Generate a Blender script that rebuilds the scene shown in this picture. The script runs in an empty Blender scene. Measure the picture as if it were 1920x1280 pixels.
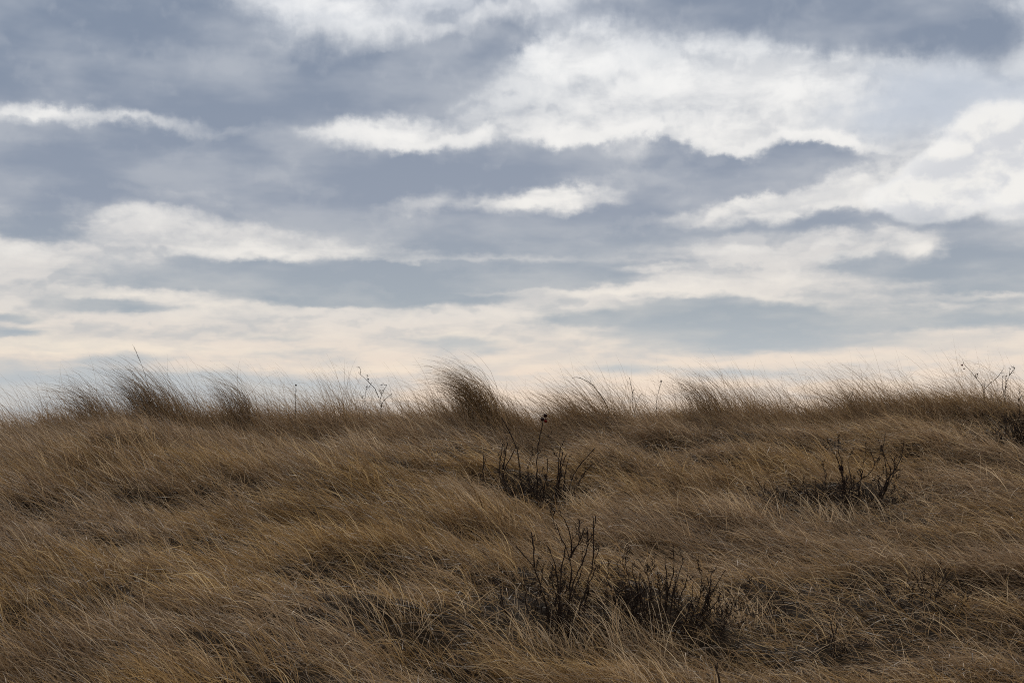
import bpy, math, random
import numpy as np
R = math.radians
rng = np.random.default_rng(7)
random.seed(7)
scene = bpy.context.scene
col = scene.collection

# ------------------------------------------------------------------ camera numbers
CAM_Z = 1.6
FPX = 1920 * 50 / 36.0
PITCH = math.atan(175 / FPX)

def ray(px, py):
    """direction (x right, y forward, z up) of a photo pixel, scaled to y = 1"""
    xc = (px - 960) / FPX; yc = (640 - py) / FPX
    y = math.cos(PITCH) - yc * math.sin(PITCH); z = math.sin(PITCH) + yc * math.cos(PITCH)
    return xc / y, z / y

def azel(px, py):
    x, z = ray(px, py)
    return math.degrees(math.atan2(x, 1)), math.degrees(math.atan2(z, math.hypot(1, x)))

# ------------------------------------------------------------------ numpy noise
_perm = np.random.default_rng(3).random((256, 256))
def vnoise(x, y):
    x = np.asarray(x, float); y = np.asarray(y, float)
    xi = np.floor(x).astype(int); yi = np.floor(y).astype(int)
    fx = x - xi; fy = y - yi
    fx = fx * fx * (3 - 2 * fx); fy = fy * fy * (3 - 2 * fy)
    a = _perm[xi % 256, yi % 256]; b = _perm[(xi + 1) % 256, yi % 256]
    c = _perm[xi % 256, (yi + 1) % 256]; d = _perm[(xi + 1) % 256, (yi + 1) % 256]
    return ((a * (1 - fx) + b * fx) * (1 - fy) + (c * (1 - fx) + d * fx) * fy) * 2 - 1
def fbm(x, y, o=3):
    s = 0; a = 1.0; t = 0
    for k in range(o):
        s = s + a * vnoise(x * 2 ** k + 17.3 * k, y * 2 ** k + 5.1 * k); t += a; a *= .5
    return s / t

# ------------------------------------------------------------------ terrain
RIDGE_Y = 18.5
_rx = [-400, 0, 150, 300, 500, 650, 800, 880, 950, 1020, 1090, 1200, 1300, 1500, 1600, 1700, 1800, 1900, 2300]
_ry = [800, 793, 768, 762, 768, 766, 762, 752, 760, 790, 762, 770, 756, 758, 748, 738, 732, 742, 750]
_wx = np.array([(p - 960) / FPX * RIDGE_Y for p in _rx])
_wz = np.array([CAM_Z + RIDGE_Y * (815 - p) / FPX - .29 for p in _ry])
def smooth(t): t = np.clip(t, 0, 1); return t * t * (3 - 2 * t)
def ground_h(x, y):
    x = np.asarray(x, float); y = np.asarray(y, float)
    rz = np.interp(x, _wx, _wz)
    side = smooth((np.abs(x) - 12) / 40)
    rz = rz * (1 - side) + side * (1.5 + .8 * fbm(x * .03, 0 * x + 2.2))
    yr = y - .5 * fbm(x * .12 + 9, 0 * x) * side
    t = (yr - 6.5) / (RIDGE_Y - 6.5)
    # rising slope with a rounded foot and a rounded crest
    up = np.where(t < 0, 0, t); up = np.where(t > 1, 1, up)
    up = up - .018 * np.sin(up * math.pi * 2)
    foot = -.22 + .1 * fbm(x * .2, y * .2)
    z = foot + (rz - foot) * up
    fall = smooth((yr - RIDGE_Y - .3) / 14.)
    z = z * (1 - fall) + fall * (-2.2 + .3 * fbm(x * .05, y * .05))
    m = smooth(t * 4) * smooth((RIDGE_Y + 1 - yr) / 3.)
    z = z + m * (.24 * fbm(x * .46 + 3, y * .55 + 1, 3) + .05 * fbm(x * 1.7, y * 1.9, 2) + .11 * (.5 - np.abs(fbm(x * .75 + .35 * y + 21, y * .95 + 8, 2)) * 2))
    return z
def cast(px, py, lift=0.0):
    x, z = ray(px, py)
    ys = np.arange(5, 24, .02)
    hit = CAM_Z + z * ys <= ground_h(x * ys, ys) + lift
    y = ys[np.argmax(hit)] if hit.any() else RIDGE_Y
    return float(y)
def at(px, py, Y):
    x, z = ray(px, py)
    return np.array([x * Y, Y, CAM_Z + z * Y])

# ------------------------------------------------------------------ node helpers
def new_mat(name):
    m = bpy.data.materials.new(name); m.use_nodes = True
    m.node_tree.nodes.clear(); return m
class NT:
    def __init__(s, t): s.t = t; s.n = t.nodes; s.l = t.links
    def node(s, kind, **kw):
        n = s.n.new(kind)
        for k, v in kw.items(): setattr(n, k, v)
        return n
    def put(s, sock, v):
        if isinstance(v, bpy.types.NodeSocket): s.l.new(v, sock)
        else: sock.default_value = v
    def math(s, op, a, b=0.0, c=None, clamp=False):
        n = s.node('ShaderNodeMath', operation=op, use_clamp=clamp)
        s.put(n.inputs[0], a); s.put(n.inputs[1], b)
        if c is not None: s.put(n.inputs[2], c)
        return n.outputs[0]
    def vmath(s, op, a, b=(0, 0, 0)):
        n = s.node('ShaderNodeVectorMath', operation=op)
        s.put(n.inputs[0], a); s.put(n.inputs[1], b)
        return n.outputs[0]
    def xyz(s, x, y, z=0.0):
        n = s.node('ShaderNodeCombineXYZ')
        s.put(n.inputs[0], x); s.put(n.inputs[1], y); s.put(n.inputs[2], z)
        return n.outputs[0]
    def noise(s, vec, scale=1.0, detail=5.0, rough=.55, dist=0.0, color=False):
        n = s.node('ShaderNodeTexNoise'); s.put(n.inputs['Vector'], vec)
        n.inputs['Scale'].default_value = scale; n.inputs['Detail'].default_value = detail
        n.inputs['Roughness'].default_value = rough; n.inputs['Distortion'].default_value = dist
        return n.outputs['Color' if color else 'Fac']
    def sstep(s, v, a, b, lo=0.0, hi=1.0):
        n = s.node('ShaderNodeMapRange', interpolation_type='SMOOTHSTEP')
        s.put(n.inputs['Value'], v); n.inputs['From Min'].default_value = a; n.inputs['From Max'].default_value = b
        n.inputs['To Min'].default_value = lo; n.inputs['To Max'].default_value = hi
        return n.outputs['Result']
    def mix(s, f, a, b, blend='MIX'):
        n = s.node('ShaderNodeMix', data_type='RGBA', blend_type=blend)
        s.put(n.inputs[0], f); s.put(n.inputs[6], a); s.put(n.inputs[7], b)
        return n.outputs[2]
    def ramp(s, f, stops):
        n = s.node('ShaderNodeValToRGB'); s.put(n.inputs[0], f)
        e = n.color_ramp.elements
        while len(e) < len(stops): e.new(.5)
        for k, (p, c) in enumerate(stops):
            e[k].position = p; e[k].color = (*c, 1)
        return n.outputs[0]
def lin(r, g, b):
    f = lambda c: (c / 255 / 12.92) if c / 255 <= .04045 else ((c / 255 + .055) / 1.055) ** 2.4
    return f(r), f(g), f(b)

# ------------------------------------------------------------------ sky (world)
# cloud bodies: where each stands in the sky, in the photo's proportions (x, y, half width, half height, tilt, weight)
DARK = [
 (150,-50,420,90,0,.8),(1300,-40,260,60,0,.5),(1650,-40,330,80,0,.7),
 (100,105,330,125,0,1.0),(400,120,200,120,0,.95),(330,200,420,38,0,.35),(640,180,260,62,4,.85),(560,212,140,26,0,.3),
 (830,150,190,70,12,.75),(940,60,160,62,15,.65),(700,100,170,62,0,.75),(60,15,260,60,0,.3),
 (1200,25,230,60,0,.5),(1450,45,330,75,0,.62),(1720,60,260,85,-4,.8),(1850,60,100,60,0,.2),
 (80,295,360,82,0,1.0),(400,318,360,90,0,1.0),(560,385,230,50,0,.9),(740,330,280,85,0,.9),(980,312,280,66,0,.9),(1110,315,150,60,0,.6),
 (1300,348,190,50,8,.85),(1430,322,230,52,10,1.05),(1560,298,110,26,6,.45),(1250,270,90,30,0,.4),
 (830,415,170,60,0,.7),(930,445,330,56,0,.95),(1190,432,220,40,0,.8),(700,465,180,26,0,.5),(1080,400,90,40,0,.4),
 (85,435,130,40,0,.95),(60,375,160,34,0,.6),(270,430,70,30,0,.3),
 (450,525,350,46,0,1.0),(700,525,290,44,0,.7),(900,512,290,44,0,.65),(1110,525,180,28,0,.7),(420,475,150,22,0,.35),
 (800,562,180,20,0,.75),(560,568,140,10,0,.4),(200,572,140,22,0,.85),(340,580,120,8,0,.3),
 (960,238,110,42,0,.6),(1245,285,100,52,0,.75),(1160,300,60,40,0,.4),(1500,275,110,24,-6,.35),(1700,245,70,60,0,.25),(15,595,80,13,0,.85),(25,627,80,13,0,.9),
 (1250,600,270,40,0,.85),(1320,585,140,40,0,.5),(1310,572,90,26,0,.45),(1500,605,230,42,0,.85),(1400,645,330,26,0,.75),(1100,598,130,14,0,.4),(1390,700,220,22,0,.5),
 (1820,478,220,46,0,.95),(1690,495,200,28,0,.75),(1840,540,220,40,0,.8),(1780,600,180,20,0,.6),(1900,600,120,24,0,.4),
 (1680,408,330,34,0,.7),(1870,415,140,26,0,.4),(1500,420,160,24,0,.35),(1130,490,200,16,0,.3),(1270,485,110,18,0,.35),(1400,470,120,16,0,.35),
 (875,645,100,20,0,.8),(790,632,80,9,0,.35),(500,660,150,14,0,.45),(450,632,110,8,0,.25),(235,662,85,22,0,.75),(540,632,80,10,0,.3),
 (130,738,560,66,0,1.0),(520,735,300,40,0,.4),(1170,690,100,14,0,.55),(700,700,120,12,0,.3),(1010,160,90,34,0,.25),(1680,640,100,12,0,.25),
]
LIGHT = [
 (1270,160,400,108,0,.75),(1540,165,190,60,0,.45),(1060,95,90,50,0,.7),(1865,262,110,72,0,1.5),(1800,285,60,52,0,.9),(1905,300,110,80,0,.9),(1880,350,230,60,0,.75),(1650,350,160,34,12,.6),
 (1385,278,75,26,-14,1.0),(1380,240,150,26,0,.5),(1560,262,150,14,-8,.5),(1550,272,120,16,-8,.5),(290,410,180,38,0,.42),(750,397,110,34,14,.45),(620,455,260,20,0,.4),
 (1722,468,46,30,10,.85),(1640,455,60,26,0,.3),(760,252,170,32,-3,.95),(590,236,150,16,0,.3),(230,218,260,18,-3,.7),(40,208,140,22,0,.6),
 (1075,262,64,28,0,1.0),(880,260,60,24,0,.5),(1000,385,150,24,0,.3),(1370,465,60,24,0,.35),(560,0,150,34,0,.6),(690,8,130,34,0,.5),(1000,15,120,30,0,.3),
 (240,550,180,12,0,.7),(400,572,160,13,0,.55),(30,470,150,20,0,.5),(1880,555,120,7,0,.45),(1380,570,80,16,0,.3),
 (900,376,240,18,3,.42),(1080,360,120,30,0,.5),(560,474,340,15,0,.7),(980,484,280,9,0,.4),(1050,375,130,22,0,.35),(960,548,330,7,0,.3),(1420,385,270,18,9,.6),(1185,300,60,70,0,.5),(1600,445,150,16,0,.3),(1430,530,330,20,0,.42),(1250,500,150,10,0,.4),(1180,545,160,14,0,.5),(1700,640,260,18,0,.4),(1150,250,60,26,0,.5),(330,365,120,16,-10,.4),
 (110,650,330,18,0,.9),(650,690,300,14,0,.3),(980,250,80,20,0,.4),(1500,385,200,24,8,.4),(880,630,120,8,0,.35),(1100,640,200,20,0,.25),
]
BLUE = [(1775,190,210,78,0,1.1),(1600,200,120,60,0,.5),(1250,140,300,30,0,.0),(520,120,120,60,0,.4)]

def density_group():
    g = bpy.data.node_groups.new('cloud_bodies', 'ShaderNodeTree')
    g.interface.new_socket('Vector', in_out='INPUT', socket_type='NodeSocketVector')
    for k in ('Dark', 'Light'): g.interface.new_socket(k, in_out='OUTPUT', socket_type='NodeSocketFloat')
    t = NT(g); gi = t.node('NodeGroupInput'); go = t.node('NodeGroupOutput')
    for out, L in (('Dark', DARK), ('Light', LIGHT)):
        acc = 0.0
        for (cx, cy, rx, ry, rot, w) in L:
            a, e = azel(cx, cy)
            m = t.node('ShaderNodeMapping', vector_type='TEXTURE')
            t.l.new(gi.outputs[0], m.inputs['Vector'])
            m.inputs['Location'].default_value = (a, e, 0)
            m.inputs['Rotation'].default_value = (0, 0, R(rot))
            m.inputs['Scale'].default_value = (rx * 1.25 / 46.5, ry * 1.3 / 46.5, 1)
            gr = t.node('ShaderNodeTexGradient', gradient_type='SPHERICAL')
            t.l.new(m.outputs[0], gr.inputs[0])
            acc = t.math('MULTIPLY_ADD', gr.outputs['Fac'], w * 1.5, acc)
        t.l.new(acc, go.inputs[out])
    return g

SUN_AZ, SUN_EL = 6.0, 32.0
def build_world():
    w = bpy.data.worlds.new('World'); scene.world = w; w.use_nodes = True
    w.node_tree.nodes.clear(); t = NT(w.node_tree)
    tc = t.node('ShaderNodeTexCoord').outputs['Generated']
    sp = t.node('ShaderNodeSeparateXYZ'); t.l.new(tc, sp.inputs[0])
    az = t.math('MULTIPLY', t.math('ARCTAN2', sp.outputs[0], sp.outputs[1]), 180 / math.pi)
    el = t.math('MULTIPLY', t.math('ARCSINE', sp.outputs[2]), 180 / math.pi)
    elp = t.math('MAXIMUM', el, 0.0)
    q = t.math('MULTIPLY', t.math('LOGARITHM', t.math('ADD', elp, 5.0), math.e), 9.0)   # thinner strata towards the horizon
    amp = t.sstep(elp, 0, 15, .25, 1.0)
    nv = t.xyz(t.math('MULTIPLY', az, .22), q)
    c1 = t.noise(nv, .42, 3, .5, 0, True)
    c2 = t.noise(nv, 1.6, 9, .62, .0, True)
    s1 = t.node('ShaderNodeSeparateXYZ'); t.l.new(c1, s1.inputs[0])
    s2 = t.node('ShaderNodeSeparateXYZ'); t.l.new(c2, s2.inputs[0])
    def warp(i, a1, a2):
        return t.math('MULTIPLY', t.math('MULTIPLY_ADD', t.math('SUBTRACT', s1.outputs[i], .5), a1,
               t.math('MULTIPLY', t.math('SUBTRACT', s2.outputs[i], .5), a2)), amp)
    wu = warp(0, 2.2, 1.5); wv = warp(1, .7, .7)
    # billows: rounder, finer displacement that tears the cloud edges into puffs
    c3 = t.noise(t.xyz(t.math('MULTIPLY', az, .62), t.math('MULTIPLY', q, 1.05)), 1.0, 8, .60, .0, True)
    s3 = t.node('ShaderNodeSeparateXYZ'); t.l.new(c3, s3.inputs[0])
    wu = t.math('MULTIPLY_ADD', t.math('SUBTRACT', s3.outputs[0], .5), t.math('MULTIPLY', amp, 3.0), wu)
    wv = t.math('MULTIPLY_ADD', t.math('SUBTRACT', s3.outputs[1], .5), t.math('MULTIPLY', amp, 1.6), wv)
    p0 = t.xyz(t.math('ADD', az, wu), t.math('ADD', el, wv))
    n1 = t.noise(nv, 1.15, 8, .56, .25)
    n2 = t.noise(t.xyz(t.math('MULTIPLY', az, .5), q), 1.3, 8, .58, .3)
    grp = density_group()
    def dens(p):
        g = t.node('ShaderNodeGroup'); g.node_tree = grp; t.l.new(p, g.inputs[0]); return g
    g0 = dens(p0)
    up = t.math('MULTIPLY', amp, .55)
    g1 = dens(t.vmath('ADD', p0, t.xyz(.15, up)))
    nn = t.math('SUBTRACT', n1, .5); nm = t.math('SUBTRACT', n2, .5)
    # beyond the part of the sky that the photo shows: general broken overcast
    outm = t.math('MAXIMUM', t.sstep(t.math('ABSOLUTE', az), 21, 27), t.sstep(el, 17.5, 22))
    gen = t.noise(t.xyz(t.math('MULTIPLY', az, .05), t.math('MULTIPLY', q, .4)), 1.0, 6, .55)
    genD = t.math('MULTIPLY', t.sstep(gen, .40, .62), outm)
    # thin strata low over the horizon
    n4 = t.noise(t.xyz(t.math('MULTIPLY', az, .16), t.math('MULTIPLY', q, 1.7)), 1.0, 7, .6, .3)
    nlow = t.math('MULTIPLY', t.math('SUBTRACT', n4, .5), t.sstep(elp, 3, 13, 1.1, .25))
    nm = t.math('ADD', nm, nlow)
    D = t.math('ADD', t.math('MULTIPLY_ADD', nn, .6, t.math('MULTIPLY', nm, .6)), t.math('ADD', t.math('MULTIPLY_ADD', g0.outputs['Light'], -.62, g0.outputs['Dark']), genD))
    dark = t.math('ADD', t.sstep(D, .10, .82, 0, .66), t.sstep(D, .35, 1.15, 0, .36))
    L = t.math('MULTIPLY_ADD', nn, -.3, t.math('MULTIPLY_ADD', nm, .9, g0.outputs['Light']))
    light = t.math('MULTIPLY', t.sstep(L, .06, 1.35), t.sstep(s3.outputs[2], .30, .52, .72, 1.0))
    lit = t.math('SUBTRACT', g0.outputs['Dark'], g1.outputs['Dark'])
    rim = t.math('MULTIPLY', t.math('MULTIPLY', t.sstep(lit, .05, .5), t.sstep(D, 1.2, .3)), t.sstep(elp, 2, 10, .45, 1.0))
    e01 = t.math('DIVIDE', elp, 20.0, clamp=True)
    base = t.ramp(e01, [(0, lin(240,217,197)), (.12, lin(237,220,204)), (.24, lin(224,218,212)), (.42, lin(214,213,213)), (.75, lin(212,216,221)), (1, lin(205,210,220))])
    darkc = t.ramp(e01, [(0, lin(196,200,204)), (.12, lin(184,191,197)), (.25, lin(160,170,180)), (.45, lin(143,153,170)), (.75, lin(129,142,162)), (1, lin(123,137,158))])
    whitec = t.ramp(e01, [(0, lin(248,228,204)), (.15, lin(245,231,213)), (.35, lin(240,236,230)), (.75, lin(246,246,245)), (1, lin(247,248,250))])
    soft = t.noise(t.xyz(t.math('MULTIPLY', az, .16), t.math('MULTIPLY', q, .8)), 1.0, 4, .5)
    darkv = t.mix(t.sstep(soft, .40, .68), darkc, t.mix(.22, darkc, whitec))
    c = t.mix(light, base, whitec)
    nl = t.math('MULTIPLY', t.sstep(n1, .42, .62), .30)
    c = t.mix(nl, c, darkc)
    c = t.mix(t.math('MULTIPLY', dark, t.math('SUBTRACT', 1.0, t.math('MULTIPLY', light, .8))), c, darkv)
    c = t.mix(t.math('MULTIPLY', rim, .66), c, whitec)
    # relief of the billows: tops lit, undersides grey
    bx_ = t.math('MULTIPLY', az, .42); by_ = t.math('MULTIPLY', q, .85)
    wz = t.math('MULTIPLY', t.math('SUBTRACT', s3.outputs[0], .5), .5)
    n5 = t.noise(t.xyz(t.math('ADD', bx_, wz), by_), 1.0, 6, .5)
    n6 = t.noise(t.xyz(t.math('ADD', bx_, wz), t.math('ADD', by_, .22)), 1.0, 6, .5)
    em = t.math('SUBTRACT', n5, n6)
    ew = t.math('MULTIPLY', t.sstep(elp, 1, 9, .55, 1.0), t.math('MULTIPLY_ADD', dark, -.80, 1.0, clamp=True))
    c = t.mix(t.math('MULTIPLY', t.sstep(em, .01, .16, 0, .42), ew), c, whitec)
    c = t.mix(t.math('MULTIPLY', t.sstep(em, -.01, -.15, 0, .46), t.math('MULTIPLY', ew, t.math('MULTIPLY_ADD', light, -.85, 1.0, clamp=True))), c, darkc)
    # thin blue opening on the right, seen through haze
    for (cx, cy, rx, ry, rot, wt) in BLUE[:2]:
        a, e = azel(cx, cy)
        m = t.node('ShaderNodeMapping', vector_type='TEXTURE'); t.l.new(p0, m.inputs['Vector'])
        m.inputs['Location'].default_value = (a, e, 0); m.inputs['Scale'].default_value = (rx * 1.3 / 46.5, ry * 1.3 / 46.5, 1)
        gr = t.node('ShaderNodeTexGradient', gradient_type='SPHERICAL'); t.l.new(m.outputs[0], gr.inputs[0])
        f = t.math('MULTIPLY', t.sstep(gr.outputs['Fac'], 0, .8), t.math('SUBTRACT', wt * .75, t.math('MULTIPLY', light, .6)), clamp=True)
        c = t.mix(f, c, (*lin(194,202,214), 1))
    # one towering cumulus at the right, its rounded head in front of the blue
    acc = 0.0
    for (cx, cy, rx, ry) in [(1862,285,105,88),(1795,335,95,62),(1930,320,110,105),(1740,372,110,46)]:
        a, e = azel(cx, cy)
        m = t.node('ShaderNodeMapping', vector_type='TEXTURE')
        t.l.new(t.xyz(t.math('MULTIPLY_ADD', wu, .55, az), t.math('MULTIPLY_ADD', wv, .55, el)), m.inputs['Vector'])
        m.inputs['Location'].default_value = (a, e, 0); m.inputs['Scale'].default_value = (rx * 1.3 / 46.5, ry * 1.3 / 46.5, 1)
        gr = t.node('ShaderNodeTexGradient', gradient_type='SPHERICAL'); t.l.new(m.outputs[0], gr.inputs[0])
        acc = t.math('MAXIMUM', gr.outputs['Fac'], acc) if acc != 0.0 else gr.outputs['Fac']
    body = t.mix(t.sstep(em, -.10, .08), (*lin(212,214,219), 1), (*lin(243,241,237), 1))
    body = t.mix(t.sstep(acc, .20, .65, .55, 0), body, (*lin(246,245,243), 1))
    c = t.mix(t.math('MULTIPLY', t.sstep(acc, .15, .34, 0, .85), t.sstep(el, 7.2, 9.2)), c, body)
    # unseen sky overhead and behind is greyed to dim the light on the grass
    away = t.math('MULTIPLY', t.sstep(sp.outputs[1], .75, -.5), 1.0)
    c = t.mix(away, c, t.mix(.25, c, (.2, .2, .21, 1)))
    c = t.mix(t.sstep(el, -1.0, -4.0), c, (.12, .10, .085, 1))
    sky = t.node('ShaderNodeTexSky', sky_type='NISHITA'); sky.sun_disc = False
    sky.sun_elevation = R(SUN_EL); sky.sun_rotation = R(SUN_AZ)
    bg0 = t.node('ShaderNodeBackground'); t.l.new(sky.outputs[0], bg0.inputs[0]); bg0.inputs[1].default_value = .06
    bg1 = t.node('ShaderNodeBackground'); t.l.new(c, bg1.inputs[0]); bg1.inputs[1].default_value = 1.0
    mx = t.node('ShaderNodeMixShader'); mx.inputs[0].default_value = .95
    t.l.new(bg0.outputs[0], mx.inputs[1]); t.l.new(bg1.outputs[0], mx.inputs[2])
    o = t.node('ShaderNodeOutputWorld'); t.l.new(mx.outputs[0], o.inputs[0])
    w.cycles.sampling_method = 'MANUAL'; w.cycles.sample_map_resolution = 512
build_world()

sd = bpy.data.lights.new('sun', 'SUN'); sd.energy = 1.5; sd.angle = R(14); sd.color = (1, .95, .88)
so = bpy.data.objects.new('sun', sd); col.objects.link(so)
from mathutils import Vector
sv = Vector((math.sin(R(SUN_AZ)) * math.cos(R(SUN_EL)), math.cos(R(SUN_AZ)) * math.cos(R(SUN_EL)), math.sin(R(SUN_EL))))
so.rotation_euler = sv.to_track_quat('Z', 'Y').to_euler()

cd = bpy.data.cameras.new('camera'); co = bpy.data.objects.new('camera', cd); col.objects.link(co)
cd.lens = 50; cd.sensor_width = 36; cd.clip_end = 20000
cd.dof.use_dof = True; cd.dof.focus_distance = 11.5; cd.dof.aperture_fstop = 9
co.location = (0, 0, CAM_Z); co.rotation_euler = (math.pi / 2 + PITCH, 0, 0)
scene.camera = co
scene.render.engine = 'CYCLES'
scene.cycles.filter_width = 1.0; scene.cycles.use_denoising = False
scene.view_settings.view_transform = 'Standard'; scene.view_settings.look = 'None'
scene.view_settings.exposure = 0; scene.view_settings.gamma = 1

# ------------------------------------------------------------------ object helpers
def tag(o, label=None, cat=None, group=None, kind=None):
    for k, v in (('label', label), ('category', cat), ('group', group), ('kind', kind)):
        if v: o[k] = v
    return o
def link_mesh(name, V, Q, mat, parent=None, attrs=None, smooth_sh=True):
    V = np.asarray(V, np.float32).reshape(-1, 3); Q = np.asarray(Q, np.int32)
    n = Q.shape[1]
    me = bpy.data.meshes.new(name)
    me.vertices.add(len(V)); me.vertices.foreach_set('co', V.ravel())
    me.loops.add(Q.size); me.loops.foreach_set('vertex_index', Q.ravel())
    me.polygons.add(len(Q)); me.polygons.foreach_set('loop_start', np.arange(0, Q.size, n, dtype=np.int32))
    me.update(calc_edges=True)
    if smooth_sh: me.polygons.foreach_set('use_smooth', np.ones(len(Q), bool))
    for k, a in (attrs or {}).items():
        at_ = me.attributes.new(k, 'FLOAT', 'POINT'); at_.data.foreach_set('value', np.asarray(a, np.float32))
    me.materials.append(mat)
    o = bpy.data.objects.new(name, me); col.objects.link(o)
    if parent: o.parent = parent
    return o

# ------------------------------------------------------------------ materials
def grass_material():
    m = new_mat('dry_beach_grass'); t = NT(m.node_tree)
    at1 = t.node('ShaderNodeAttribute', attribute_name='tint').outputs['Fac']
    at2 = t.node('ShaderNodeAttribute', attribute_name='patch').outputs['Fac']
    at3 = t.node('ShaderNodeAttribute', attribute_name='along').outputs['Fac']
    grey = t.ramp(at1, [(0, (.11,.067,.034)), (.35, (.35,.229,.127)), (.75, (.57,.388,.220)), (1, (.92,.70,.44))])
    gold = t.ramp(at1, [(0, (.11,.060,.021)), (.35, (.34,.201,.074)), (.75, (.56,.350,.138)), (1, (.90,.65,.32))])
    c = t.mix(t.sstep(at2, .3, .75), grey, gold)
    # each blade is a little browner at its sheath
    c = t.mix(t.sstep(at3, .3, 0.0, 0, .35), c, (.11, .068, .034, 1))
    d = t.node('ShaderNodeBsdfPrincipled'); t.l.new(c, d.inputs['Base Color']); d.inputs['Roughness'].default_value = .5
    d.inputs['Specular IOR Level'].default_value = .5
    tr = t.node('ShaderNodeBsdfTranslucent'); t.l.new(c, tr.inputs[0])
    mx = t.node('ShaderNodeMixShader'); mx.inputs[0].default_value = .42
    t.l.new(d.outputs[0], mx.inputs[1]); t.l.new(tr.outputs[0], mx.inputs[2])
    o = t.node('ShaderNodeOutputMaterial'); t.l.new(mx.outputs[0], o.inputs[0])
    return m
def simple_mat(name, c0, c1, scale, rough=.8, bump=.0, spec=.08):
    m = new_mat(name); t = NT(m.node_tree)
    tc = t.node('ShaderNodeTexCoord').outputs['Object']
    n = t.noise(tc, scale, 6, .6)
    d = t.node('ShaderNodeBsdfPrincipled'); d.inputs['Roughness'].default_value = rough; d.inputs['Specular IOR Level'].default_value = spec
    t.l.new(t.mix(t.sstep(n, .35, .65), (*c0, 1), (*c1, 1)), d.inputs['Base Color'])
    if bump:
        b = t.node('ShaderNodeBump'); b.inputs['Strength'].default_value = bump; b.inputs['Distance'].default_value = .02
        t.l.new(n, b.inputs['Height']); t.l.new(b.outputs[0], d.inputs['Normal'])
    o = t.node('ShaderNodeOutputMaterial'); t.l.new(d.outputs[0], o.inputs[0])
    return m

# ------------------------------------------------------------------ blades
NS = 6      # segments along a blade
def blades(base, length, head, th0, th1, width, tint, patch, curl=None, roll=None, kink=None):
    """ribbons that rise from base and bend over; returns verts, quads, attributes"""
    n = len(base); K = NS + 1
    s = np.linspace(0, 1, K)[None, :]
    th = th0[:, None] + (th1 - th0)[:, None] * s ** .85
    if kink is not None: th = th - np.where(s > kink[:, None], rng.uniform(.4, 1.1, n)[:, None], 0) * (kink[:, None] < 1)
    hd = head[:, None] + (0 if curl is None else curl[:, None] * s)
    seg = (length / NS)[:, None]
    dx = np.cos(th) * np.cos(hd) * seg; dy = np.cos(th) * np.sin(hd) * seg; dz = np.sin(th) * seg
    P = np.zeros((n, K, 3))
    P[:, 1:, 0] = np.cumsum(dx[:, :-1], 1); P[:, 1:, 1] = np.cumsum(dy[:, :-1], 1); P[:, 1:, 2] = np.cumsum(dz[:, :-1], 1)
    P += base[:, None, :]
    T = np.stack([np.cos(th) * np.cos(hd), np.cos(th) * np.sin(hd), np.sin(th)], -1)
    A = np.stack([-np.sin(hd), np.cos(hd), np.zeros_like(hd)], -1)
    B = np.cross(T, A)
    rl = rng.uniform(0, math.pi, n) if roll is None else roll
    rl = rl[:, None] + .8 * s
    W = A * np.cos(rl)[..., None] + B * np.sin(rl)[..., None]
    w = (width[:, None] * (1 - .88 * s ** 1.6) * .5)[..., None]
    V = np.stack([P - W * w, P + W * w], 2).reshape(-1, 3)
    idx = (np.arange(n) * K * 2)[:, None] + (np.arange(NS) * 2)[None, :]
    Q = np.stack([idx, idx + 1, idx + 3, idx + 2], -1).reshape(-1, 4)
    rep = K * 2
    al = np.broadcast_to(np.repeat(s, 2, 1), (n, rep)).ravel()
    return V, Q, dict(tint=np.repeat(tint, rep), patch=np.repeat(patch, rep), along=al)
def merge(parts):
    V = []; Q = []; A = {}; off = 0
    for v, q, a in parts:
        V.append(v); Q.append(q + off); off += len(v)
        for k in a: A.setdefault(k, []).append(a[k])
    return np.concatenate(V), np.concatenate(Q), {k: np.concatenate(x) for k, x in A.items()}

PI = math.pi
# hollows in the mat where the shrubs stand and where the photo shows dark openings (x px, y px, radius m, depth 0..1)
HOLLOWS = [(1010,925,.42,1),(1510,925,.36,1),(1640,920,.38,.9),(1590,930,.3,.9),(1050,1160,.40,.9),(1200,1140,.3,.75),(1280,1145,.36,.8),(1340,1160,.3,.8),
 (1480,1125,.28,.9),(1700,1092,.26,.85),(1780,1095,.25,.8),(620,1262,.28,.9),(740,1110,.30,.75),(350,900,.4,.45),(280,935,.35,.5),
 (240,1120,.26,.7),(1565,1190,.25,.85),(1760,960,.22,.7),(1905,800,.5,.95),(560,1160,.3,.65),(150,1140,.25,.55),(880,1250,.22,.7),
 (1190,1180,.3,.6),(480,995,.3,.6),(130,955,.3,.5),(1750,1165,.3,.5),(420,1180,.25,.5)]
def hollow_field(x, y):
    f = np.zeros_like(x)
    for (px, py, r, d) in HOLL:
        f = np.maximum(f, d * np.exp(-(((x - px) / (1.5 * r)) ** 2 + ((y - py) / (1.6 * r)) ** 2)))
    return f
if True:
    HOLL = []
    for (px, py, r, d) in HOLLOWS:
        Y = cast(px, py, .12); HOLL.append((ray(px, py)[0] * Y, Y, r, d))

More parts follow.
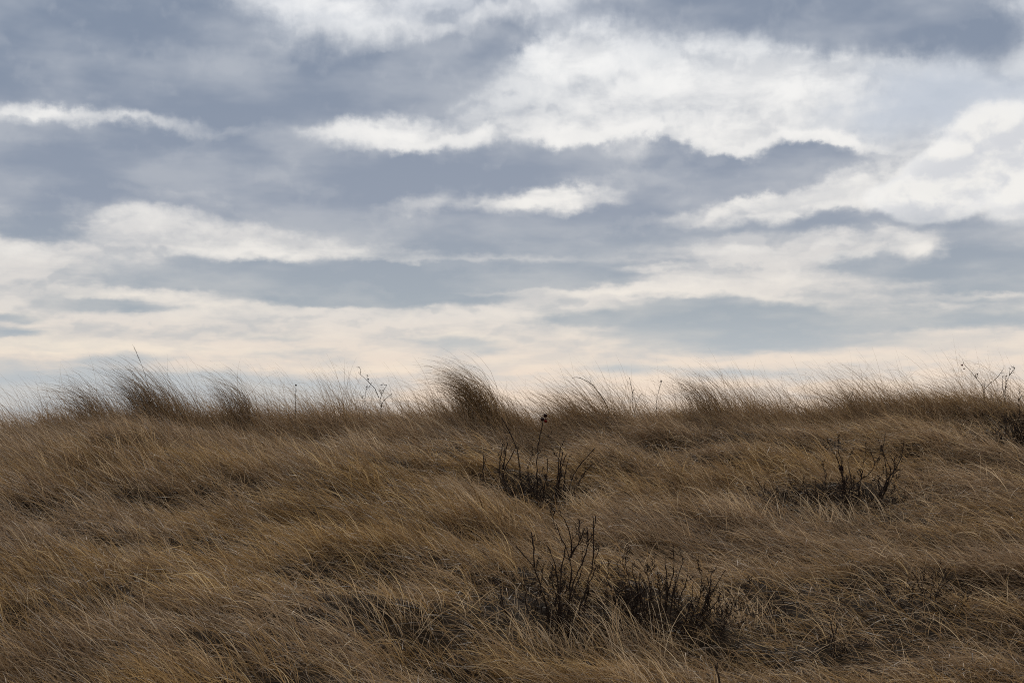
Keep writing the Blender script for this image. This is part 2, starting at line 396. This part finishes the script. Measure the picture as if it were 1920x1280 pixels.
def mat_field():
    """the combed mat of wind-flattened grass over the whole dune"""
    y0, y1 = 6.6, 22.5
    N = 33000 
    ys = y0 + (y1 - y0) * rng.random(N * 2) ** .92
    xs = (rng.random(N * 2) * 2 - 1) * (.36 * y1 + 2.4)
    keep = np.abs(xs) < .36 * ys + 2.4
    xs = xs[keep][:N]; ys = ys[keep][:N]
    per = rng.integers(7, 17, len(xs))
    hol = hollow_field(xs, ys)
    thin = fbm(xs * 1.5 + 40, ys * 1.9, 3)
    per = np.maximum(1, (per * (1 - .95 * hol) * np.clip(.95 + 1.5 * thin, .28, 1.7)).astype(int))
    cid = np.repeat(np.arange(len(xs)), per); n = len(cid)
    bx = xs[cid] + rng.normal(0, .045, n); by = ys[cid] + rng.normal(0, .045, n)
    base = np.stack([bx, by, ground_h(bx, by) - .01], 1)
    # wind: tips go to the left; steeper sweep on the left half, flatter on the right
    xr = bx / (.36 * by)
    lay = fbm(bx * .55 + 11, by * .6 + 4, 3)[...]
    head = PI + .25 + .75 * fbm(bx * .45, by * .5 + 30, 3) + .6 * fbm(bx * 1.9 + 13, by * 2.1, 2) + rng.normal(0, .28, len(xs))[cid] + rng.normal(0, .42, n)
    mean = np.interp(xr, [-1, -.4, .2, 1], [.58, .50, .36, .17]) + .30 * lay
    cl = rng.normal(0, .12, len(xs))[cid]
    th0 = mean + .44 + cl + rng.normal(0, .30, n)
    th1 = mean - .32 + cl + rng.normal(0, .32, n)
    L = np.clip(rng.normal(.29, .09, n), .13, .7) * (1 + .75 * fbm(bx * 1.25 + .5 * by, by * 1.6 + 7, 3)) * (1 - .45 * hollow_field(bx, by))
    edge = smooth((by - 16.8) / 1.2)                  # at the crest the wind lifts the blades
    th0 += .30 * edge; th1 += .12 * edge; L *= 1 + .1 * edge * rng.random(n)
    wd = .0026 + .0052 * rng.random(n) ** 1.7
    ctint = rng.normal(0, .14, len(xs))[cid]
    tint = np.clip(.46 + ctint + rng.normal(0, .31, n) + .10 * fbm(bx * .7, by * .7 + 77, 2), 0, 1)
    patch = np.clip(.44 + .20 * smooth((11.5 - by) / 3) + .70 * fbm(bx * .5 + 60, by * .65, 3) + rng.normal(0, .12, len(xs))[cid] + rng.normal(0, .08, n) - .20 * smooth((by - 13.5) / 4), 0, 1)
    curl = rng.normal(0, .22, n)
    kink = np.where(rng.random(n) < .15, rng.uniform(.4, .85, n), 2.)
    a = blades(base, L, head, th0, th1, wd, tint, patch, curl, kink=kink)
    # loose tangled blades pointing anywhere
    n = 52000
    by = y0 + (y1 - y0) * rng.random(n) ** .9; bx = (rng.random(n) * 2 - 1) * (.36 * by + 2.4)
    base = np.stack([bx, by, ground_h(bx, by)], 1)
    b = blades(base, rng.uniform(.15, .42, n), PI + rng.normal(0, 1.3, n), rng.uniform(.5, 1.4, n), rng.uniform(-.5, .6, n),
               rng.uniform(.0025, .0055, n), np.clip(rng.normal(.62, .2, n), 0, 1), rng.uniform(.1, .7, n), rng.normal(0, .5, n),
               kink=np.where(rng.random(n) < .3, rng.uniform(.3, .9, n), 2.))
    # thatch: old broken blades lying near the ground
    n = 60000
    by = y0 + (y1 - y0) * rng.random(n) ** .9; bx = (rng.random(n) * 2 - 1) * (.36 * by + 2.4)
    base = np.stack([bx, by, ground_h(bx, by) + rng.uniform(.0, .07, n)], 1)
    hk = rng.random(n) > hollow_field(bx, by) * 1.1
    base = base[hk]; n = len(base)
    c = blades(base, rng.uniform(.12, .4, n), PI + rng.normal(0, .9, n), rng.uniform(-.1, .45, n), rng.uniform(-.3, .2, n),
               rng.uniform(.003, .006, n), np.clip(rng.normal(.3, .18, n), 0, 1), rng.uniform(.1, .8, n), rng.normal(0, .5, n))
    # fringe along the crest, against the sky
    n = 19000
    bx = rng.uniform(-9.5, 9.5, n); by = RIDGE_Y + rng.normal(.0, .45, n)
    cl = fbm(bx * 1.3 + 5, 0 * bx + 3, 2)
    base = np.stack([bx, by, ground_h(bx, by)], 1)
    d = blades(base, np.clip(np.where(rng.random(n) < .30, rng.normal(.78, .16, n), rng.normal(.44, .12, n)) + .22 * cl, .15, 1.15), PI + rng.normal(.1, .75, n), rng.normal(1.35, .22, n),
               rng.normal(.30, .38, n), rng.uniform(.0022, .0042, n), np.clip(rng.normal(.4, .18, n), 0, 1), rng.uniform(.1, .7, n), rng.normal(0, .4, n),
               kink=np.where(rng.random(n) < .2, rng.uniform(.5, .9, n), 2.))
    V, Q, A = merge([a, b, c, d])
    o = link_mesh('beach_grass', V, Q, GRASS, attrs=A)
    tag(o, 'dry tan and brown beach grass combed flat by wind over the whole dune slope', 'grass', kind='stuff')

def tuft(name, label, px, py, n, spread, hgt, lean0, lean1, group, tint=.3, patch=.5, Y=None, heading=PI, hs=.5, ls=.28, wmin=.0026, wmax=.0046, seed=None, lift=.08, mat=None, cat='grass tuft'):
    if group == 'dark tufts standing on the dune crest': n = int(n * 1.3)
    Y = cast(px, py, lift) if Y is None else Y
    x = ray(px, py)[0] * Y
    z = float(ground_h(x, Y))
    bx = np.clip(rng.normal(0, 1, n), -2.2, 2.2) * spread; by = np.clip(rng.normal(0, 1, n), -1.9, 1.9) * min(spread, .16) * .8
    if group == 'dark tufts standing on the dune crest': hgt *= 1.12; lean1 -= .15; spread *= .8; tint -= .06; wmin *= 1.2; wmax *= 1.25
    bz = ground_h(bx + x, by + Y) - z - .02
    L = np.clip(rng.normal(hgt, hgt * ls, n), hgt * .35, hgt * 1.5)
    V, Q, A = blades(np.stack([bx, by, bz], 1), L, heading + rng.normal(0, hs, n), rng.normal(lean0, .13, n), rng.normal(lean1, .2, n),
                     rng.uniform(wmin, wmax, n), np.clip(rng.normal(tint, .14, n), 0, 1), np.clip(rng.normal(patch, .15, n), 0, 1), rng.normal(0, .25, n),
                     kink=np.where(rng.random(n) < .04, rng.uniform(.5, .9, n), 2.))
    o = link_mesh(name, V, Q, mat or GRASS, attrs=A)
    o.location = (x, Y, z)
    tag(o, label, cat, group)
    return o

# ------------------------------------------------------------------ woody stems
def tube(pts, r0, r1, sides=5, bumps=True, prick=None):
    pts = np.asarray(pts, float)
    # subdivide and wobble
    out = [pts[0]]
    for a, b in zip(pts[:-1], pts[1:]):
        L = np.linalg.norm(b - a); k = max(2, int(L / .035))
        for j in range(1, k + 1): out.append(a + (b - a) * j / k)
    P = np.array(out)
    if len(P) > 3: # relax corners
        for _ in range(2): P[1:-1] = (P[:-2] + 2 * P[1:-1] + P[2:]) / 4
        P[1:-1] += rng.normal(0, .0030, P[1:-1].shape)
    K = len(P)
    T = np.gradient(P, axis=0); T /= np.linalg.norm(T, axis=1)[:, None] + 1e-9
    ref = np.array([.3, 1, .2]); A = np.cross(T, ref); A /= np.linalg.norm(A, axis=1)[:, None]
    B = np.cross(T, A)
    rad = np.linspace(r0, r1, K)
    if bumps: rad = rad * (1 + .45 * (rng.random(K) > .62) + rng.normal(0, .08, K))
    an = np.arange(sides) * 2 * PI / sides
    V = P[:, None, :] + rad[:, None, None] * (np.cos(an)[None, :, None] * A[:, None, :] + np.sin(an)[None, :, None] * B[:, None, :])
    V = V.reshape(-1, 3)
    Q = []
    for i in range(K - 1):
        for j in range(sides):
            Q.append((i * sides + j, i * sides + (j + 1) % sides, (i + 1) * sides + (j + 1) % sides, (i + 1) * sides + j))
    V = np.vstack([V, P[0], P[-1] + T[-1] * r1]); a = len(V) - 2
    for j in range(sides):
        Q.append((j, a, a, (j + 1) % sides)); Q.append(((K - 1) * sides + j, (K - 1) * sides + (j + 1) % sides, a + 1, a + 1))
    return V, Q, P, T
class Wood:
    def __init__(s): s.V = []; s.F = []; s.o = 0
    def add(s, V, F):
        s.V.append(V); s.F += [tuple(dict.fromkeys(int(i) + s.o for i in f)) for f in F]; s.o += len(V)
    def stem(s, pts, r0, r1, thorns=True, twigs=0, tl=.1):
        V, F, P, T = tube(pts, r0, r1); s.add(V, F)
        if thorns:    # buds and prickles stand out along a rose cane
            for i in range(1, len(P)):
                if rng.random() < .75:
                    d = rng.normal(0, 1, 3); d -= T[i] * d.dot(T[i]); d /= np.linalg.norm(d) + 1e-9
                    e = P[i] + d * rng.uniform(.007, .013) + T[i] * .005
                    v, f, _, _ = tube([P[i], e], .0021, .0009, 4, False); s.add(v, f)
        for _ in range(twigs):
            i = int(rng.integers(len(P) // 3, len(P))); i = min(i, len(P) - 1)
            d = T[i] * .8 + rng.normal(0, .6, 3) + np.array([0, 0, .35]); d /= np.linalg.norm(d)
            l = tl * rng.uniform(.4, 1.2)
            m_ = P[i] + d * l * .5 + rng.normal(0, .006, 3)
            e = P[i] + d * l + np.array([0, 0, .2 * l]); s.stem([P[i], m_, e], max(.0016, r1 * .75), .0010, thorns, 2 if (twigs > 1 and l > .035) else 0, l * .7)
    def build(s, name, mat, parent, origin):
        me = bpy.data.meshes.new(name)
        V = np.vstack(s.V) - origin
        me.from_pydata(V.tolist(), [], s.F); me.update()
        me.polygons.foreach_set('use_smooth', np.ones(len(me.polygons), bool))
        me.materials.append(mat)
        o = bpy.data.objects.new(name, me); col.objects.link(o); o.parent = parent
        return o
def hip(parent, pos, origin, r, label=None, dark=True):
    """a withered rose hip: ribbed berry with dried sepals at its end"""
    import bmesh
    bm = bmesh.new(); bmesh.ops.create_uvsphere(bm, u_segments=12, v_segments=8, radius=r)
    for v in bm.verts:
        a = math.atan2(v.co.y, v.co.x); v.co *= 1 + .08 * math.sin(5 * a); v.co.z *= .85
    me = bpy.data.meshes.new('rose_hip'); bm.to_mesh(me); bm.free()
    me.polygons.foreach_set('use_smooth', np.ones(len(me.polygons), bool))
    me.materials.append(HIP if not dark else DARKHIP)
    o = bpy.data.objects.new('rose_hip', me); col.objects.link(o); o.parent = parent
    o.location = Vector(pos - origin); o.rotation_euler = (rng.uniform(-.9, .9), rng.uniform(-.9, .9), 0)
    if label: o['label'] = label
    w = Wood()
    for k in range(5):
        a = k * 2 * PI / 5 + .3
        p0 = np.array([math.cos(a) * r * .3, math.sin(a) * r * .3, r * .75]); p1 = p0 + np.array([math.cos(a) * r * .7, math.sin(a) * r * .7, r * .9])
        v, f, _, _ = tube([p0, p1], r * .16, r * .05, 4, False); w.add(v, f)
    w.build('sepal', BARK, o, np.zeros(3))
    return o
def shrub(label, cat, group, root, stems, fill=0, fillr=.18, fillh=.16, hips=(), depth=.06, r=.0045, name='rose_shrub', fillx=0, twigs=2, tl=.09, lift=.1, Y=None):
    """stems: lists of photo points from tip to foot; they stand at the shrub's own distance, spread front to back"""
    Y = cast(root[0], root[1], lift) if Y is None else Y
    x0 = ray(*root)[0] * Y; z0 = float(ground_h(x0, Y)); O = np.array([x0, Y, z0])
    e = bpy.data.objects.new(name, None); col.objects.link(e); e.location = O; e.empty_display_size = .1
    tag(e, label, cat, group)
    offs = []
    for st in stems:
        yo = rng.normal(0, depth); offs.append(yo)
        pts = [at(px, py, Y + yo * (1 - .6 * k / max(1, len(st) - 1))) for k, (px, py) in enumerate(st)][::-1]
        foot = pts[0]
        # every stem that is not a fork goes down into the ground
        if foot[2] - z0 < .42 and len(st) > 2:
            tgt = np.array([O[0] + (foot[0] - O[0]) * .55, O[1] + (foot[1] - O[1]) * .5, 0]); tgt[2] = float(ground_h(tgt[0], tgt[1])) - .03
            pts = [tgt] + pts
        w = Wood(); rr = r if len(st) > 2 else r * .65
        w.stem(pts, rr, max(.0014, rr * .52), True, twigs if len(st) > 2 else 0, tl)
        w.build('stem', BARK, e, O)
    if fill:
        w = Wood()
        for k in range(fill):
            a = rng.uniform(0, 2 * PI); q = fillr * math.sqrt(rng.random())
            b = O + np.array([fillx + math.cos(a) * q, math.sin(a) * q * .6, 0]); b[2] = float(ground_h(b[0], b[1])) - .01
            h = fillh * rng.uniform(.5, 1.15) * (1.15 - .5 * q / fillr)
            d = np.array([math.cos(a) * q * .7 + rng.normal(0, .04), rng.normal(0, .04), h])
            d[0] += rng.normal(0, .14); d[1] += rng.normal(0, .08)
            w.stem([b, b + d * .33 + rng.normal(0, .022, 3), b + d * .66 + rng.normal(0, .028, 3), b + d], r * rng.uniform(.4, .8), .0012, True, 5, h * .5)
        w.build('twig_cluster', BARK, e, O)
    for (px, py, rr, dk, lb) in hips:
        hip(e, at(px, py, Y + (offs[0] if offs else 0) * .9), O, rr, lb, dk)
    return e

def build():
    global GRASS, BARK, HIP, DARKHIP
    GRASS = grass_material()
    BARK = simple_mat('weathered_cane', (.017, .010, .007), (.062, .039, .027), 60, .75)
    HIP = simple_mat('red_rose_hip', (.20, .018, .010), (.10, .012, .008), 90, .4)
    DARKHIP = simple_mat('withered_rose_hip', (.030, .008, .006), (.012, .006, .005), 90, .5)
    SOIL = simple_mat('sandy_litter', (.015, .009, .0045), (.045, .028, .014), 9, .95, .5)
    # ground: one sheet, fine near the camera, reaching past the horizon
    def axis(c, lo, hi, fine, flo, fhi):
        a = list(np.arange(flo, fhi, fine)); x = fhi; st = fine
        while x < hi: a.append(x); st *= 1.22; x += st
        a.append(hi); x = flo; st = fine
        while x > lo: st *= 1.22; x -= st; a.insert(0, max(x, lo))
        return np.array(a)
    X = axis(0, -6000, 6000, .14, -11, 11); Y = axis(0, -6000, 6000, .14, 3, 24)
    gx, gy = np.meshgrid(X, Y); V = np.stack([gx, gy, ground_h(gx, gy)], -1).reshape(-1, 3)
    nx = len(X); i = (np.arange(len(Y) - 1)[:, None] * nx + np.arange(nx - 1)[None, :]).ravel()
    Q = np.stack([i, i + 1, i + nx + 1, i + nx], 1)
    g = link_mesh('dune_ground', V, Q, SOIL); tag(g, kind='structure')
    mat_field()
    G1 = 'dark tufts standing on the dune crest'
    RY = RIDGE_Y - .1
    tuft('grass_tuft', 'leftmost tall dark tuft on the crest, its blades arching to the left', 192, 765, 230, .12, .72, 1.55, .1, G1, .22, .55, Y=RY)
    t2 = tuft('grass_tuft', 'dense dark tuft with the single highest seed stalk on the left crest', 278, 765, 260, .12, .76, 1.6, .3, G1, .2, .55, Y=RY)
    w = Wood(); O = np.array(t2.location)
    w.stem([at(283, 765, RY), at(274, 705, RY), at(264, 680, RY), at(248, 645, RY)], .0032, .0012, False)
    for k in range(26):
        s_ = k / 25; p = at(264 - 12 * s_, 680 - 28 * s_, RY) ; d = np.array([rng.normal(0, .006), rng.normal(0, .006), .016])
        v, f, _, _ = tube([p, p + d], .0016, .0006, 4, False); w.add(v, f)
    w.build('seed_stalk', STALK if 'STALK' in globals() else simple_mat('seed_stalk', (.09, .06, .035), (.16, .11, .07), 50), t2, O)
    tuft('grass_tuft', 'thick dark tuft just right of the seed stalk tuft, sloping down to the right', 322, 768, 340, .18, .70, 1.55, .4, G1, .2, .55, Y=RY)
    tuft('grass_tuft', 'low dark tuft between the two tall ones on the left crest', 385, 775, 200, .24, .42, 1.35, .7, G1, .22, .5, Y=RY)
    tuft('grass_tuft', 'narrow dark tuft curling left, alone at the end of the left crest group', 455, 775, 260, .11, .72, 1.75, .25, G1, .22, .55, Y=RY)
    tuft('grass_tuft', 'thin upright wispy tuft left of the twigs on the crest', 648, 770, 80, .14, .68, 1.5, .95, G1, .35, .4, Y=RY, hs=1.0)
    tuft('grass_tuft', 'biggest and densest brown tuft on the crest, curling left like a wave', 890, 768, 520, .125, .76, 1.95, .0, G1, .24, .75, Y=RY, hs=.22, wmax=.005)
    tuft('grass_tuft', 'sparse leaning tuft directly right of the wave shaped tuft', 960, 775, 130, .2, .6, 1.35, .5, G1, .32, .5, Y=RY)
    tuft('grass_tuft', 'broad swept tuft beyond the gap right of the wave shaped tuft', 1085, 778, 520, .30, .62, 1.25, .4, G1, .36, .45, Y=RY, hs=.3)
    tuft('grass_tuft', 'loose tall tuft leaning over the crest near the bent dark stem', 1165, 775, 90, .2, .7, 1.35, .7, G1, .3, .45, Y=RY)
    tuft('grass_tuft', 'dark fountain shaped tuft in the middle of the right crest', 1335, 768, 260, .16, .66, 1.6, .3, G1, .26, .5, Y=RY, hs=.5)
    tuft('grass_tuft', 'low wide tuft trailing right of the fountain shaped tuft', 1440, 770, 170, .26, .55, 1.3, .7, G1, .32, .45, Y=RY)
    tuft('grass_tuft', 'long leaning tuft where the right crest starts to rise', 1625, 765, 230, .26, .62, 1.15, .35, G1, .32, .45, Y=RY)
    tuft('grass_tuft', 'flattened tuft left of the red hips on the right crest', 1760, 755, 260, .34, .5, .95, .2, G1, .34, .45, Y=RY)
    # pale tufts on the slope
    G2 = 'pale tufts standing out of the flattened slope'
    def pale(label, px, py, n=90, h=.34, sp=.16, **k):
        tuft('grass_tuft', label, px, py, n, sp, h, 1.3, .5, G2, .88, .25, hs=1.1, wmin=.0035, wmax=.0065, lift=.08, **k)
    pale('pale spiky tuft on the slope left of the right-hand shrub', 1395, 965, 110, .36, .17)
    pale('pale drooping tuft at the left foot of the hip-bearing shrub', 880, 960, 150, .36, .18)
    pale('pale upright tuft at the right foot of the hip-bearing shrub', 1105, 950, 90, .3, .15)
    pale('pale tangled tuft in front of the tallest bare shrub', 1050, 1200, 110, .3, .17)
    pale('pale tufts of long stems in front of the low bushy shrub', 1180, 1200, 90, .42, .14)
    pale('pale tuft right of the low bushy shrub', 1390, 1150, 90, .3, .15)
    pale('pale tangled tuft in front of the right-hand shrub', 1570, 970, 130, .3, .2)
    pale('pale tangle at the bottom edge, left of the dark twig', 1230, 1270, 90, .3, .17)
    pale('faded grey tuft on the open left slope beside a dark hollow', 760, 1140, 90, .26, .15)
    # shrubs
    S = 'bare rose shrubs on the slope'
    shrub('bare dark shrub with three hips on its tall middle stem, below the crest gap', 'shrub', S, (1010, 950),
      [[(1018,790),(1010,830),(1007,867),(1007,890)], [(941,782),(955,808),(968,837),(975,870),(975,890)], [(943,832),(937,867),(935,890)], [(967,838),(953,867),(940,893)],
       [(952,830),(947,853),(944,880)], [(1052,835),(1047,860),(1047,890)], [(1063,850),(1053,873),(1050,900)], [(1055,847),(1052,867),(1049,890)],
       [(1115,840),(1097,860),(1077,883),(1070,907)], [(1107,873),(1090,897),(1080,915)], [(1063,870),(1058,900),(1057,930)], [(907,853),(905,890),(912,915)],
       [(1027,860),(1025,890),(1020,915)], [(898,883),(905,905),(915,925)], [(988,872),(990,895),(995,915)], [(1085,905),(1075,925),(1068,935)]],
      34, .34, .25, [(1022.5,779,.020,True,None), (1017,786,.020,True,None), (1023,789,.018,False,'hip that is still red')], twigs=2, r=.0066, depth=.03)
    shrub('bare dark shrub on the right slope with a curved stem and one round hip', 'shrub', S, (1600, 940),
      [[(1577,880),(1582,900),(1582,923),(1580,935)], [(1632,847),(1642,867),(1633,887),(1613,900),(1590,917)], [(1572,843),(1578,867),(1582,895)], [(1590,863),(1593,885),(1597,905)],
       [(1620,860),(1618,887),(1612,905)], [(1548,890),(1545,905),(1550,920)], [(1695,823),(1693,853),(1680,877),(1663,900)], [(1660,812),(1655,850),(1663,880),(1663,905)],
       [(1652,835),(1657,853),(1668,872),(1672,890)], [(1677,857),(1677,883),(1668,905)], [(1640,895),(1650,905),(1655,918)], [(1567,855),(1575,875),(1580,890)]],
      40, .46, .21, [(1577,878,.024,True,None)], twigs=4, depth=.09, r=.0052, fillx=-.26)
    shrub('short bare broken stick on the slope left of the right-hand shrub', 'twig', None, (1433, 935), [[(1413,893),(1422,903),(1433,922)]], name='dead_twig', twigs=0, r=.005)
    shrub('tallest bare shrub, forked dark canes in the lower middle of the photo', 'shrub', S, (1060, 1175),
      [[(967,1022),(1002,1063),(1007,1078),(1017,1107),(1025,1133)], [(996,997),(1001,1027),(1002,1063)], [(1007,1078),(995,1097),(985,1107),(983,1130)], [(985,1077),(985,1107)], [(968,1083),(985,1100)],
       [(1025,1022),(1040,1050),(1045,1073),(1048,1117)], [(1043,983),(1053,1010),(1070,1043),(1070,1087),(1067,1127)], [(1058,972),(1070,1000),(1072,1027),(1070,1045)],
       [(1097,990),(1083,1020),(1070,1043)], [(1087,975),(1083,1000),(1088,1010)], [(1117,967),(1112,1003),(1113,1033),(1113,1060),(1103,1087),(1097,1113),(1087,1140)],
       [(1112,967),(1113,1000)], [(1100,987),(1102,1015),(1095,1047),(1080,1080),(1070,1100)], [(1110,1003),(1102,1015)], [(1123,1027),(1115,1057)], [(1027,1047),(1045,1073)],
       [(1061,1022),(1055,1050),(1050,1085),(1050,1120)], [(938,1100),(940,1120),(945,1145)], [(942,1130),(947,1153),(955,1165)], [(1090,1070),(1080,1095),(1072,1120)],
       [(1118,1062),(1112,1080),(1105,1090)], [(1030,1080),(1040,1105),(1046,1125)]],
      18, .34, .24, twigs=2, tl=.08, r=.0056)
    shrub('low bushy dark shrub with many short twigs, right of the tallest one', 'shrub', S, (1240, 1165),
      [[(1262,1023),(1265,1057),(1260,1087),(1250,1113)], [(1247,1045),(1250,1075),(1252,1095)], [(1278,1060),(1272,1085),(1262,1105)], [(1333,1077),(1332,1100),(1330,1127)],
       [(1325,1080),(1330,1098),(1331,1110)], [(1360,1068),(1340,1100),(1331,1115)], [(1185,1058),(1188,1080),(1195,1105)], [(1200,1065),(1197,1090),(1200,1110)],
       [(1165,1085),(1172,1110),(1182,1130)], [(1150,1100),(1160,1125),(1172,1140)], [(1215,1080),(1218,1105),(1222,1130)], [(1232,1070),(1235,1100),(1238,1125)],
       [(1300,1090),(1298,1115),(1295,1140)], [(1315,1098),(1312,1120),(1305,1140)], [(1355,1105),(1345,1125),(1335,1140)], [(1290,1075),(1285,1100),(1275,1120)], [(1175,1070),(1180,1095),(1186,1110)]],
      30, .38, .27, twigs=3, tl=.075, depth=.12, r=.0046)
    shrub('faint low scrub of fine dark twigs in the hollow at the lower right', 'shrub', S, (1740, 1105), [[(1712,1072),(1720,1088),(1728,1105)], [(1760,1070),(1752,1090),(1745,1108)], [(1785,1080),(1770,1095),(1757,1110)]],
      22, .28, .13, twigs=3, r=.0032, tl=.06)
    shrub('dark matted twigs under the grass lip right of the low bushy shrub', 'shrub', S, (1478, 1135), [[(1455,1108),(1465,1120),(1472,1135)], [(1498,1112),(1490,1122),(1482,1138)]],
      16, .24, .10, twigs=2, r=.003, tl=.05)
    shrub('dark twiggy bush cut off by the right edge of the photo, just below the crest', 'shrub', S, (1915, 825), [[(1893,772),(1899,790),(1906,812)], [(1912,765),(1912,790),(1913,815)], [(1925,770),(1921,795),(1918,815)]],
      34, .30, .24, twigs=3, r=.005, tl=.08)
    # crest twigs
    C = 'bare twigs on the dune crest'
    shrub('forked twig carrying two red hips on the right crest', 'shrub', C, (1846, 748),
      [[(1807,682),(1818,694),(1830,708),(1842,722),(1844,733)], [(1881,688),(1880,695),(1867,711),(1850,724),(1845,731)], [(1834,700),(1831,709)], [(1828,702),(1831,709)], [(1848,712),(1845,724),(1844,735)]],
      0, hips=[(1804,684.5,.0125,False,None), (1807.5,691.5,.009,False,None), (1832.5,701,.008,True,None), (1829,702,.006,True,None)], depth=.01, twigs=1, tl=.06, Y=RY, r=.0042)
    shrub('upright budded twig at the far right of the crest', 'shrub', C, (1885, 750),
      [[(1894,691),(1893,702),(1887,720),(1885,738)], [(1903,690),(1898,696),(1893,703)], [(1885,705),(1886,720),(1883,738)], [(1879,711),(1880,725),(1882,738)]],
      0, hips=[(1894,692,.007,True,None), (1887.5,705,.008,True,None), (1886.5,714,.008,True,None), (1887,725,.008,True,None)], depth=.02, twigs=2, tl=.05, Y=RY, r=.0042)
    shrub('leaning dark twig with buds on the left half of the crest', 'shrub', C, (708, 765),
      [[(672,698),(682,708),(693,717),(703,728),(710,745)], [(688,724),(685,740),(683,760)], [(725,722),(718,735),(712,750)], [(735,738),(725,745),(715,755)]],
      0, hips=[(690.5,711,.010,True,None), (688,725,.009,True,None), (724,722,.008,True,None)], depth=.03, twigs=2, tl=.07, Y=RY, r=.0042)
    shrub('thin stem topped by one small round hip, left of the wispy tuft', 'twig', None, (554, 765), [[(555,722),(554,740),(554,760)]], hips=[(555,722,.012,True,None)], depth=.01, name='dead_twig', twigs=1, tl=.06, Y=RY, r=.004)
    shrub('straight dark cane among thin grass on the crest, right of the broad tuft', 'twig', None, (1187, 775), [[(1180,708),(1183,720),(1186,735),(1187,769)], [(1188,731),(1186,738)], [(1203,738),(1197,748),(1190,765)]],
          hips=[(1188.5,731,.008,True,None)], depth=.01, name='dead_twig', twigs=1, tl=.07, Y=RY, r=.0042)
    shrub('slanting stem with one round hip on the middle of the right crest', 'twig', None, (1231, 770), [[(1240,716),(1237,727),(1234,737),(1230,755)]], hips=[(1239.5,715,.012,True,None)], depth=.01, name='dead_twig', twigs=0, Y=RY, r=.0035)
    shrub('dark stem bent over to the left above the broad tuft', 'twig', None, (1141, 768), [[(1073,708),(1082,707),(1094,711),(1108,718),(1119,730),(1130,745),(1141,765)]], depth=.01, name='dead_twig', twigs=1, tl=.07, Y=RY, r=.005)
    shrub('two low crossing twigs near the middle of the right crest', 'twig', None, (1595, 762), [[(1600,728),(1597,740),(1590,760)], [(1585,740),(1592,750),(1598,760)]], depth=.02, name='dead_twig', twigs=2, tl=.07, Y=RY, r=.005)
    # small ones on the slope
    shrub('small black forked twig on the far left slope', 'twig', None, (133, 950), [[(150,913),(142,924),(133,938)], [(136,918),(141,925)]], name='dead_twig', twigs=0, r=.004)
    shrub('thick dark broken twig at the bottom edge of the photo', 'twig', None, (1352, 1300), [[(1341,1246),(1345,1256),(1350,1280)], [(1346,1243),(1344,1254)]], name='dead_twig', twigs=0, r=.006)
    shrub('small dark twigs in the hollow near the lower right', 'twig', None, (1566, 1195), [[(1556,1163),(1560,1173),(1563,1187)], [(1570,1166),(1570,1177),(1565,1187)], [(1550,1184),(1557,1189),(1562,1194)]], 9, .05, .09, name='dead_twig', twigs=1, tl=.04, r=.004)
    shrub('short dark stub on the slope at the right edge', 'twig', None, (1915, 1092), [[(1905,1075),(1910,1081),(1918,1088)]], name='dead_twig', twigs=0, r=.006)
build()
